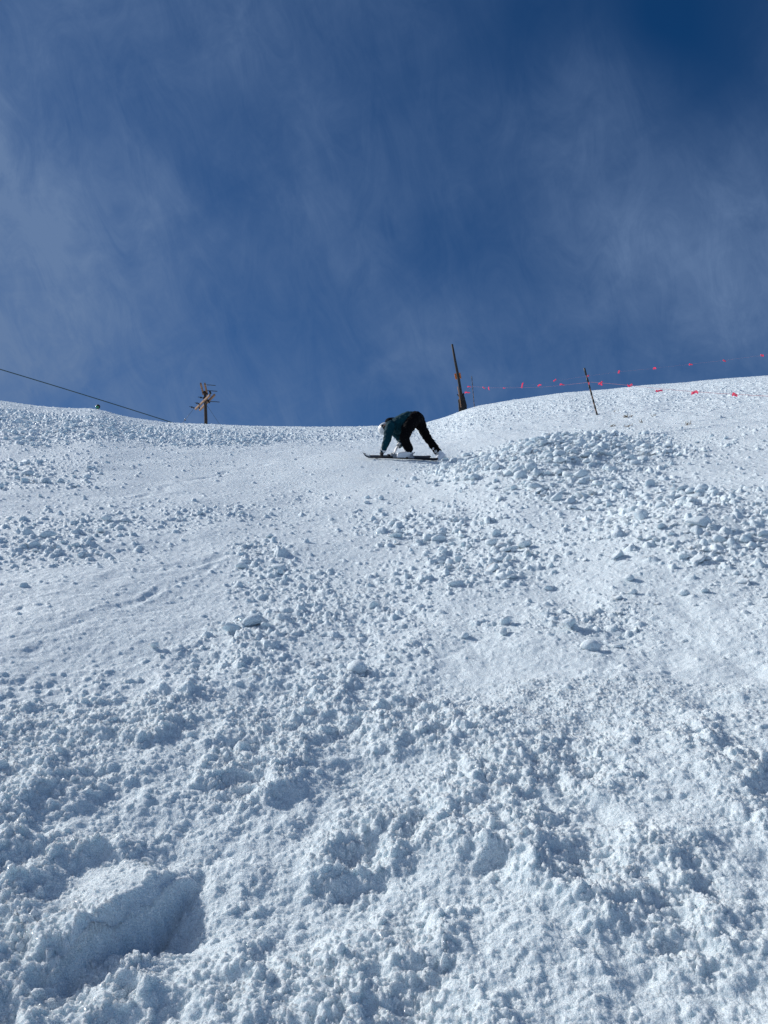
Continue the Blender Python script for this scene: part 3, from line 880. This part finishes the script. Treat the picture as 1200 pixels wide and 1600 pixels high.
# ------------------------------------------------------------ utility pole
M_WOODD = mat('weathered_wood_dark', (.045, .030, .022), .85, noise=.4, nscale=8, bump=.5, bscale=30)
M_WOODL = mat('weathered_wood_pale', (.27, .15, .085), .85, noise=.35, nscale=9, bump=.4, bscale=30)
M_INS = mat('porcelain_dark', (.02, .018, .018), .25)
M_WIRE = mat('wire_grey', (.05, .055, .06), .5)
def utility_pole():
    D = 56.0; s = D/F1200
    def q(cx_, cy_, dep=0): return at(270+cx_/12, 580+cy_/12, D+dep)
    base = q(622, 1010+140)
    t = empty('utility_pole', base, 'wooden utility pole with oblique crossarms and insulators behind the left crest', 'utility pole')
    m = MB(); m.tube([base, q(620, 900), q(612, 640), q(603, 372)], [.125, .118, .108, .095], 14); m.build('pole', M_WOODD, t)
    def arm(a, b, hw=.055, hh=.075, m_=M_WOODL, capd=True):
        a, b = Vector(a), Vector(b); d = (b-a).normalized(); sd = d.cross(Vector((0,0,1))).normalized(); u = sd.cross(d)
        k = MB(); k.box((a+b)/2, d, sd, u, (b-a).length/2, hw, hh)
        o = mesh_obj('crossarm', k.v, k.f, m_, t); bv = o.modifiers.new('b', 'BEVEL'); bv.width = .01; bv.segments = 2
        return o
    def hor(cx0, cy0, dep0, cx1, cy1):
        """a level arm: far end at depth dep0; the near end's depth follows from being level"""
        a = q(cx0, cy0, dep0); v = ray(270+cx1/12, 580+cy1/12); k = a.z/v.z
        return a, v*k
    a, b = hor(425, 712, 1.2, 695, 448); arm(a, b)
    a2, b2 = hor(505, 728, 1.5, 785, 442); arm(a2, b2)
    c0, c1 = hor(572, 430, .3, 522, 232); arm(c0, c1)
    e0, e1 = hor(645, 430, .3, 600, 235); arm(e0, e1)
    # bolts/braces
    k = MB(); k.tube([q(560, 400, -.2), q(660, 430, -.2)], .05, 8); k.tube([q(598, 370, -.15), q(598, 520, -.15)], .07, 8)
    k.tube([q(640, 540, -.15), q(690, 590, -.3)], .06, 8); k.build('bracket', M_WOODD, t)
    k = MB(); k.tube([q(600, 640, -.15), q(660, 500, -.5)], .035, 8); k.build('brace', M_WOODD, t)
    k = MB(); k.tube([q(490, 650, .7), q(500, 710, .7)], .05, 8); k.build('bolt', M_WOODD, t)
    def insul(x0, y0, x1, y1, dep):
        p0, p1 = q(x0, y0, dep), q(x1, y1, dep); g = MB(); n = 24; pts = []; rr2 = []
        for i in range(n+1):
            u = i/n; pts.append(p0.lerp(p1, u)); rr2.append(.022+(.055 if (.35 < u < .6 or .72 < u < .95) else 0)*(1 if i % 2 else .5))
        g.tube(pts, rr2, 10); g.build('insulator', M_INS, t)
    insul(310, 662, 410, 692, .9); insul(415, 592, 500, 612, .5); insul(472, 482, 590, 508, 0)
    def wire(pts, r=.02):
        g = MB(); g.tube([q(*p) for p in pts], r, 8); g.build('wire', M_WIRE, t)
    wire([(625, 255, -1.6), (700, 260, -1.4), (800, 268, -1.2)], .028)
    wire([(645, 362, -.6), (740, 370, -.5), (835, 378, -.4)], .03)
    wire([(700, 568, -.4), (790, 572, -.3), (875, 578, -.2)], .03)
    k = MB(); k.tube([q(690, 375, -.6), q(715, 430, -.6)], .07, 8); k.build('insulator', M_INS, t)
    g = MB(); g.tube([q(385, 715, .8), q(235, 905, 1.5), q(120, 1060, 2)], .012, 6); g.build('guy_wire', M_WIRE, t)
    g = MB(); g.tube([q(645, 650), q(800, 880, .5), q(900, 1030, 1)], .010, 6); g.build('guy_wire', M_WIRE, t)
    g = MB(); g.ell(q(230, 912, 1.5), CR, CU, FW, .06, .075, .06, 12, 8); g.build('guy_insulator', M_INS, t)
utility_pole()

# overhead cable coming down behind the left crest
cb = MB(); pts = []
for i in range(41):
    u = i/40; px = -900+u*1250
    py = 577+px*(83/268)-.00004*(px)*(268-px)*1.0
    pts.append(at(px, py, 20+26*max(0, (px+900)/1170)))
cb.tube(pts, .026, 8)
tag(cb.build('overhead_cable', mat('cable_dark', (.03, .06, .06), .5)), 'dark overhead cable slanting down behind the left crest', 'cable')

# ------------------------------------------------------------ tall leaning post with orange sign and dark padding
M_POST = mat('post_dark', (.022, .018, .017), .8, noise=.4, nscale=9, bump=.4)
M_ORANGE = mat('sign_orange', (.62, .17, .03), .6, noise=.3, nscale=5)
M_PAD = mat('pad_black', (.010, .010, .012), .75, bump=.6, bscale=12)
def tall_post():
    D = 51.5
    def q(cx_, cy_, dep=0): return at(690+cx_/11.43, 520+cy_/11.43, D+dep)
    t = empty('tall_post', q(385, 1480), 'tall dark leaning post with an orange plate and black padding at its foot', 'post')
    m = MB(); m.tube([q(385, 1480), q(345, 1080), q(300, 800), q(240, 490), q(187, 205)], [.10, .10, .095, .082, .068], 12); m.build('post', M_POST, t)
    u = (q(187, 205)-q(300, 800)).normalized()
    sd = (CR-u*CR.dot(u)).normalized(); fr = sd.cross(u)
    k = MB(); k.box(q(290, 772, .13), sd, u, fr, .205, .195, .02)
    o = k.build('orange_plate', M_ORANGE, t, False)
    k = MB(); k.chain([q(395, 1480, .02), q(392, 1300, .02), q(375, 1160, .02)], [.24, .225, .15]); k.chain([q(335, 1480, 0), q(315, 1200, 0)], [.10, .08]); 
    k.chain([q(375, 1150, 0), q(392, 1085, 0)], [.11, .05]); k.chain([q(320, 1140, 0), q(282, 1100, 0)], [.06, .03])
    k.fused('padding', M_PAD, t, .03, 1, .03, .2)
    k = MB(); k.tube([q(285, 960, -.12), q(315, 1100, -.2), q(345, 1330, -.26)], [.03, .04, .035], 8); k.build('batten', M_WOODL, t)
tall_post()

# ------------------------------------------------------------ bamboo poles
M_BAMB = mat('bamboo', (.20, .10, .05), .6, noise=.5, nscale=6)
M_BAMD = mat('bamboo_dark', (.02, .02, .02), .6)
def bamboo(px0, py0, px1, py1, r, label, D=None, tape=True):
    g = ground_at(px0, py0) if D is None else at(px0, py0, D)
    D = g.dot(fwd); top = at(px1, py1, D)
    t = empty('bamboo_pole', g, label, 'pole', 'bamboo poles marking the closed area')
    d = (top-g); pts = []; rad = []; n = 36
    lo = g-d*.12
    for i in range(n+1):
        u = i/n; pts.append(lo.lerp(top, u)); rad.append(r*(1.15 if i % 4 == 0 else 1)*(1-.25*u))
    m = MB(); m.tube(pts, rad, 8); m.build('cane', M_BAMB, t)
    for u0, u1 in ((.0, .06), (.13, .2), (.27, .33), (.42, .5), (.56, .62), (.70, .78), (.85, 1.0)) if tape else ():
        m = MB(); m.tube([g+d*u0, g+d*u1], r*1.25, 8); m.build('dark_band', M_BAMD, t)
    return g, d
gB, dB = bamboo(933, 648, 913, 575, .019, 'nearer banded bamboo pole leaning left on the right-hand snow slope')
gT, dT = bamboo(741, 634, 737, 588, .020, 'thin bamboo pole on the crest just right of the tall post', D=50)

# ------------------------------------------------------------ flag ropes
M_PINK = mat('flag_pink', (1.0, .20, .34), .6, translucent=.6)
M_ROPE = mat('rope_red', (.30, .10, .11), .7)
DB = gB.dot(fwd)
def depth_of(px, a, b): # linear along rope between two (px, depth)
    return a[1]+(b[1]-a[1])*(px-a[0])/(b[0]-a[0])
def rope(name_label, keys, flags, r=.0030, rr2=0):
    """keys: (px, py, depth) rope path; flags: (px, py, size)"""
    pts = [at(*k) for k in keys]
    t = empty('flag_rope', pts[0], name_label, 'rope', 'ropes with pink flags')
    fine = []
    for i in range(len(pts)-1):
        for u in np.linspace(0, 1, 9)[:-1]: fine.append(pts[i].lerp(pts[i+1], float(u)))
    fine.append(pts[-1])
    m = MB(); m.tube(fine, r, 6); m.build('rope', M_ROPE, t)
    kx = [k[0] for k in keys]
    for n, (px, py, w, ang) in enumerate(flags):
        w *= .72
        D = float(np.interp(px, kx, [k[2] for k in keys]))
        ky = float(np.interp(px, kx, [k[1] for k in keys]))
        a = at(px, ky, D); tip = at(px, py, D)
        L = w*D/F1200
        dirv = CR*math.cos(ang)+CU*math.sin(ang); perp = -CR*math.sin(ang)+CU*math.cos(ang)
        V, Fc = [], []
        nn = 7
        for i in range(nn):
            u = i/(nn-1)
            wv = .5*math.sin(u*5+n)*.12*L*2
            hw = L*.15*(1-.45*u)+.012
            c = tip+dirv*L*(u-.5)+perp*wv+FW*(.25*L*math.sin(u*4+n*2))
            V += [c-perp*hw+FW*hw*.5*math.cos(n+u*2), c+perp*hw*(.7+.3*math.sin(n*1.7))]
        for i in range(nn-1): Fc.append((2*i, 2*i+1, 2*i+3, 2*i+2))
        # two strands tie the flag to its rope
        if (tip-a).length > L*.5 and abs(py-ky) < 6:
            V += [tip-CR*.01, tip+CR*.01, a+CR*.01, a-CR*.01]; b0 = len(V)-4; Fc.append((b0, b0+1, b0+2, b0+3))
        o = mesh_obj('flag', V, Fc, M_PINK, t, True)
        md = o.modifiers.new('t', 'SOLIDIFY'); md.thickness = .003
D2 = 50.0
rope('lower pink flag rope from the tall post past both bamboo poles onto the snow',
     [(722,614,51.3),(739,604,50),(765,606,47.5),(800,606,45),(845,605,41),(880,602,38),(922,597,DB),(960,600,DB-1.5),(1000,604,DB-3),(1060,610,DB-5),(1120,614.5,DB-7),(1200,619,DB-9),(1330,626,DB-12)],
     [(730,613,11,.15),(756,606,6,-.4),(764,607,7,-1.2),(788,606,6,-.3),(816,602,11,1.1),(843,602,9,.3),(878,600.5,10,.05),(938,598,9,.9),(939,600,8,-.6),(984,602,12,.2),(1030,610,13,-.25),(1086,613,16,.0),(1148,616.5,13,-.05)])
rope('upper pink flag rope rising to the right from the nearer bamboo pole against sky',
     [(737,604,50),(780,606,46.5),(845,600,41),(867,595,39),(916,588,DB),(967,581,DB-1),(1022,575.5,DB-2),(1079,569,DB-3),(1132,563,DB-4),(1190,555.5,DB-5),(1320,540,DB-7)],
     [(733,604,7,.1),(867,594,7,.9),(919,587,5,.8),(920,599,5,1.3),(967,581,6,1.0),(1023,575.5,8,.1),(1079,569,8,.2),(1132,563.5,6,-.5),(1191,555.5,7,.1)], r=.0007)

# ------------------------------------------------------------ dry twigs poking through the snow
M_TWIG = mat('dry_twig', (.16, .11, .06), .85)
def tuft(px, py, hpx, wpx, seed, label, n=14, flat=.5):
    g = ground_at(px, py); D = g.dot(fwd); s = D/F1200; r_ = random.Random(seed)
    c = surf_pt(g.x, g.y, .3)
    m = MB()
    for k in range(n):
        a = r_.uniform(0, 2*PI); w = wpx*s*.5*r_.uniform(.2, 1); x0 = Vector((r_.uniform(-1, 1)*wpx*s*.3, r_.uniform(-1, 1)*wpx*s*.3, -.03))
        p1 = x0+Vector((math.cos(a)*w*.5, math.sin(a)*w*.5, hpx*s*r_.uniform(.3, .7)))
        p2 = p1+Vector((math.cos(a+r_.uniform(-1, 1))*w*.5, math.sin(a)*w*.5, hpx*s*r_.uniform(.0, .4)))
        m.tube([x0, p1, p2], [.006, .005, .003], 5)
    o = m.build('dry_tuft', M_TWIG); o.location = c
    tag(o, label, 'dry grass', 'dry tufts poking through the snow')
tuft(982, 652, 8, 16, 1, 'dense brown tuft right of the nearer bamboo pole, topmost of its cluster', 22)
tuft(956, 666, 4, 16, 2, 'low flat brown tuft nearest to the foot of the bamboo pole', 16)
tuft(982, 667, 7, 13, 3, 'small brown tuft directly below the densest one', 12)
tuft(1003, 660, 8, 12, 4, 'thin upright twigs at the right of the brown tuft cluster', 9)
tuft(1077, 664, 12, 14, 5, 'forked dark twigs standing alone farthest right on the slope', 8)
tuft(1022, 651, 7, 9, 6, 'faint twigs between the tuft cluster and the lone forked twigs', 6)
tuft(814, 687, 2, 12, 7, 'tiny flat dark tuft in the snow above the debris pile', 9)
tuft(962, 643, 6, 10, 8, 'sparse twigs highest up the slope beside the bamboo pole', 5)

# ------------------------------------------------------------ light
SUN_EL, SUN_AZ = R(38), R(-64)      # azimuth from +Y, negative = left
sdir = Vector((math.sin(SUN_AZ)*math.cos(SUN_EL), math.cos(SUN_AZ)*math.cos(SUN_EL), math.sin(SUN_EL)))
ld = bpy.data.lights.new('sun', 'SUN'); ld.energy = 4.5; ld.angle = R(.53); ld.color = (1, .98, .95)
lo = bpy.data.objects.new('sun', ld); COL.objects.link(lo)
lo.rotation_euler = sdir.to_track_quat('Z', 'Y').to_euler()

w = bpy.data.worlds.new('World'); scene.world = w; w.use_nodes = True
nt = w.node_tree; N = nt.nodes; L = nt.links
bg = N['Background']; bg.inputs['Strength'].default_value = .10
sk = N.new('ShaderNodeTexSky'); sk.sky_type = 'NISHITA'; sk.sun_disc = False
sk.sun_elevation = SUN_EL; sk.sun_rotation = SUN_AZ; sk.altitude = 3200
sk.air_density = .9; sk.dust_density = .15; sk.ozone_density = 5.0
tc = N.new('ShaderNodeTexCoord')
# thin cirrus veil: soft patches in fixed sky directions, broken up by stretched noise
def blob(px, py, deg, amt):
    v = ray(px, py).normalized()
    d = N.new('ShaderNodeVectorMath'); d.operation = 'DOT_PRODUCT'; d.inputs[1].default_value = v
    L.new(tc.outputs['Generated'], d.inputs[0])
    mr = N.new('ShaderNodeMapRange'); mr.interpolation_type = 'SMOOTHSTEP'
    mr.inputs['From Min'].default_value = math.cos(R(deg)); mr.inputs['From Max'].default_value = 1
    mr.inputs['To Min'].default_value = 0; mr.inputs['To Max'].default_value = amt
    L.new(d.outputs['Value'], mr.inputs['Value']); return mr.outputs[0]
VEIL = [(32,32,.55),(602,32,.22),(1160,22,.03),(62,382,.9),(602,372,.2),(952,272,.55),(1152,422,.75),(502,632,.5),(302,382,.45),
  (200,200,.45),(430,100,.38),(800,120,.16),(1000,120,.12),(1180,230,.25),(850,450,.4),(700,300,.28),(560,250,.33),(430,300,.40),(500,480,.42),(650,450,.33),(600,200,.28),(850,300,.36),(300,560,.5),(130,600,.65),
  (760,600,.4),(1000,540,.5),(1190,560,.35),(20,250,.7),(150,420,.72),(950,30,.09),(800,20,.14),(-250,400,.9),(1450,420,.6),(620,-350,.2),(-250,0,.6),(1400,0,.12),(1150,-200,.08),(900,-220,.1)]
VD = 17.0
dirs = np.array([ray(a_, b_).normalized()[:] for a_, b_, _ in VEIL]); tv = np.array([q_[2] for q_ in VEIL])
K = np.clip((dirs@dirs.T-math.cos(R(VD)))/(1-math.cos(R(VD))), 0, 1); K = K*K*(3-2*K)
W = np.linalg.solve(K.T@K+.06*np.eye(len(tv)), K.T@tv)
acc = None
for (a_, b_, _), w_ in zip(VEIL, W):
    o_ = blob(a_, b_, VD, float(w_))
    if acc is None: acc = o_
    else:
        ad = N.new('ShaderNodeMath'); ad.operation = 'ADD'; L.new(acc, ad.inputs[0]); L.new(o_, ad.inputs[1]); acc = ad.outputs[0]
def wide(vec, deg, amt):
    d = N.new('ShaderNodeVectorMath'); d.operation = 'DOT_PRODUCT'; d.inputs[1].default_value = vec
    L.new(tc.outputs['Generated'], d.inputs[0])
    mr = N.new('ShaderNodeMapRange'); mr.interpolation_type = 'SMOOTHSTEP'
    mr.inputs['From Min'].default_value = math.cos(R(deg)); mr.inputs['From Max'].default_value = 1
    mr.inputs['To Max'].default_value = amt
    L.new(d.outputs['Value'], mr.inputs['Value']); return mr.outputs[0]
# extra veil added to the unseen sky behind the camera, as paler shadow fill
rear_fill = wide(Vector((-.35, -.85, .35)).normalized(), 95, .9)
ad = N.new('ShaderNodeMath'); ad.operation = 'ADD'; L.new(acc, ad.inputs[0]); L.new(rear_fill, ad.inputs[1]); acc = ad.outputs[0]
def vdot(vec, k):
    d = N.new('ShaderNodeVectorMath'); d.operation = 'DOT_PRODUCT'; d.inputs[1].default_value = vec*k
    L.new(tc.outputs['Generated'], d.inputs[0]); return d.outputs['Value']
def fibre(deg, along, across, detail, lo, hi, dist=.4, rough=.55, seed=0):
    A_ = cr*math.cos(R(deg))+cu*math.sin(R(deg)); B_ = -cr*math.sin(R(deg))+cu*math.cos(R(deg))
    cx_ = N.new('ShaderNodeCombineXYZ'); L.new(vdot(A_, along), cx_.inputs[0]); L.new(vdot(B_, across), cx_.inputs[1]); L.new(vdot(fwd, across*.6+seed), cx_.inputs[2])
    n_ = N.new('ShaderNodeTexNoise'); n_.inputs['Scale'].default_value = 1; n_.inputs['Detail'].default_value = detail
    n_.inputs['Roughness'].default_value = rough; n_.inputs['Distortion'].default_value = dist
    L.new(cx_.outputs[0], n_.inputs['Vector'])
    m_ = N.new('ShaderNodeMapRange'); m_.inputs['From Min'].default_value = .3; m_.inputs['From Max'].default_value = .7
    m_.inputs['To Min'].default_value = lo; m_.inputs['To Max'].default_value = hi; L.new(n_.outputs['Fac'], m_.inputs['Value']); return m_.outputs[0]
f1 = fibre(-50, 3.5, 7.0, 9, .74, 1.26, 1.1, .62)
f2 = fibre(-75, 9.0, 22.0, 9, .74, 1.26, 1.3, .68, 5)
f3 = fibre(30, 4.0, 10.0, 8, .80, 1.20, .9, .6, 2)
mm = N.new('ShaderNodeMath'); mm.operation = 'MULTIPLY'; L.new(f1, mm.inputs[0]); L.new(f2, mm.inputs[1])
m1 = N.new('ShaderNodeMath'); m1.operation = 'MULTIPLY'; L.new(mm.outputs[0], m1.inputs[0]); L.new(f3, m1.inputs[1])
ac = N.new('ShaderNodeMath'); ac.operation = 'ADD'; ac.inputs[1].default_value = -.01; L.new(acc, ac.inputs[0])
mu = N.new('ShaderNodeMath'); mu.operation = 'MULTIPLY'; mu.use_clamp = True; L.new(ac.outputs[0], mu.inputs[0]); L.new(m1.outputs[0], mu.inputs[1])
tint = N.new('ShaderNodeMix'); tint.data_type = 'RGBA'; tint.blend_type = 'MULTIPLY'; tint.inputs[0].default_value = 1
tint.inputs[7].default_value = (.13, .49, .72, 1); L.new(sk.outputs[0], tint.inputs[6])
mxw = N.new('ShaderNodeMix'); mxw.data_type = 'RGBA'
mxw.inputs[7].default_value = (1.25, 2.05, 3.7, 1)
L.new(mu.outputs[0], mxw.inputs[0]); L.new(tint.outputs[2], mxw.inputs[6]); 
glow = N.new('ShaderNodeMix'); glow.data_type = 'RGBA'; glow.inputs[7].default_value = (13, 13, 13, 1)
gs = wide(sdir, 25, .9); gr = wide(Vector((-.3, -.9, .3)).normalized(), 85, .10)  # sun aureole and unseen rear glow, added in white to lift shadow fill
g2 = N.new('ShaderNodeMath'); g2.operation = 'ADD'; g2.use_clamp = True; L.new(gs, g2.inputs[0]); L.new(gr, g2.inputs[1])
L.new(g2.outputs[0], glow.inputs[0]); L.new(mxw.outputs[2], glow.inputs[6]); L.new(glow.outputs[2], bg.inputs['Color'])

scene.view_settings.view_transform = 'Standard'; scene.view_settings.look = 'None'
scene.view_settings.exposure = 0; scene.view_settings.gamma = 1
scene.cycles.use_denoising = True
scene.cycles.denoiser = 'OPENIMAGEDENOISE'
scene.cycles.denoising_input_passes = 'RGB_ALBEDO_NORMAL'
scene.cycles.denoising_prefilter = 'NONE'
scene.cycles.max_bounces = 6; scene.cycles.diffuse_bounces = 3
scene.cycles.use_adaptive_sampling = True; scene.cycles.adaptive_threshold = .01
print('script', time.time()-T0)
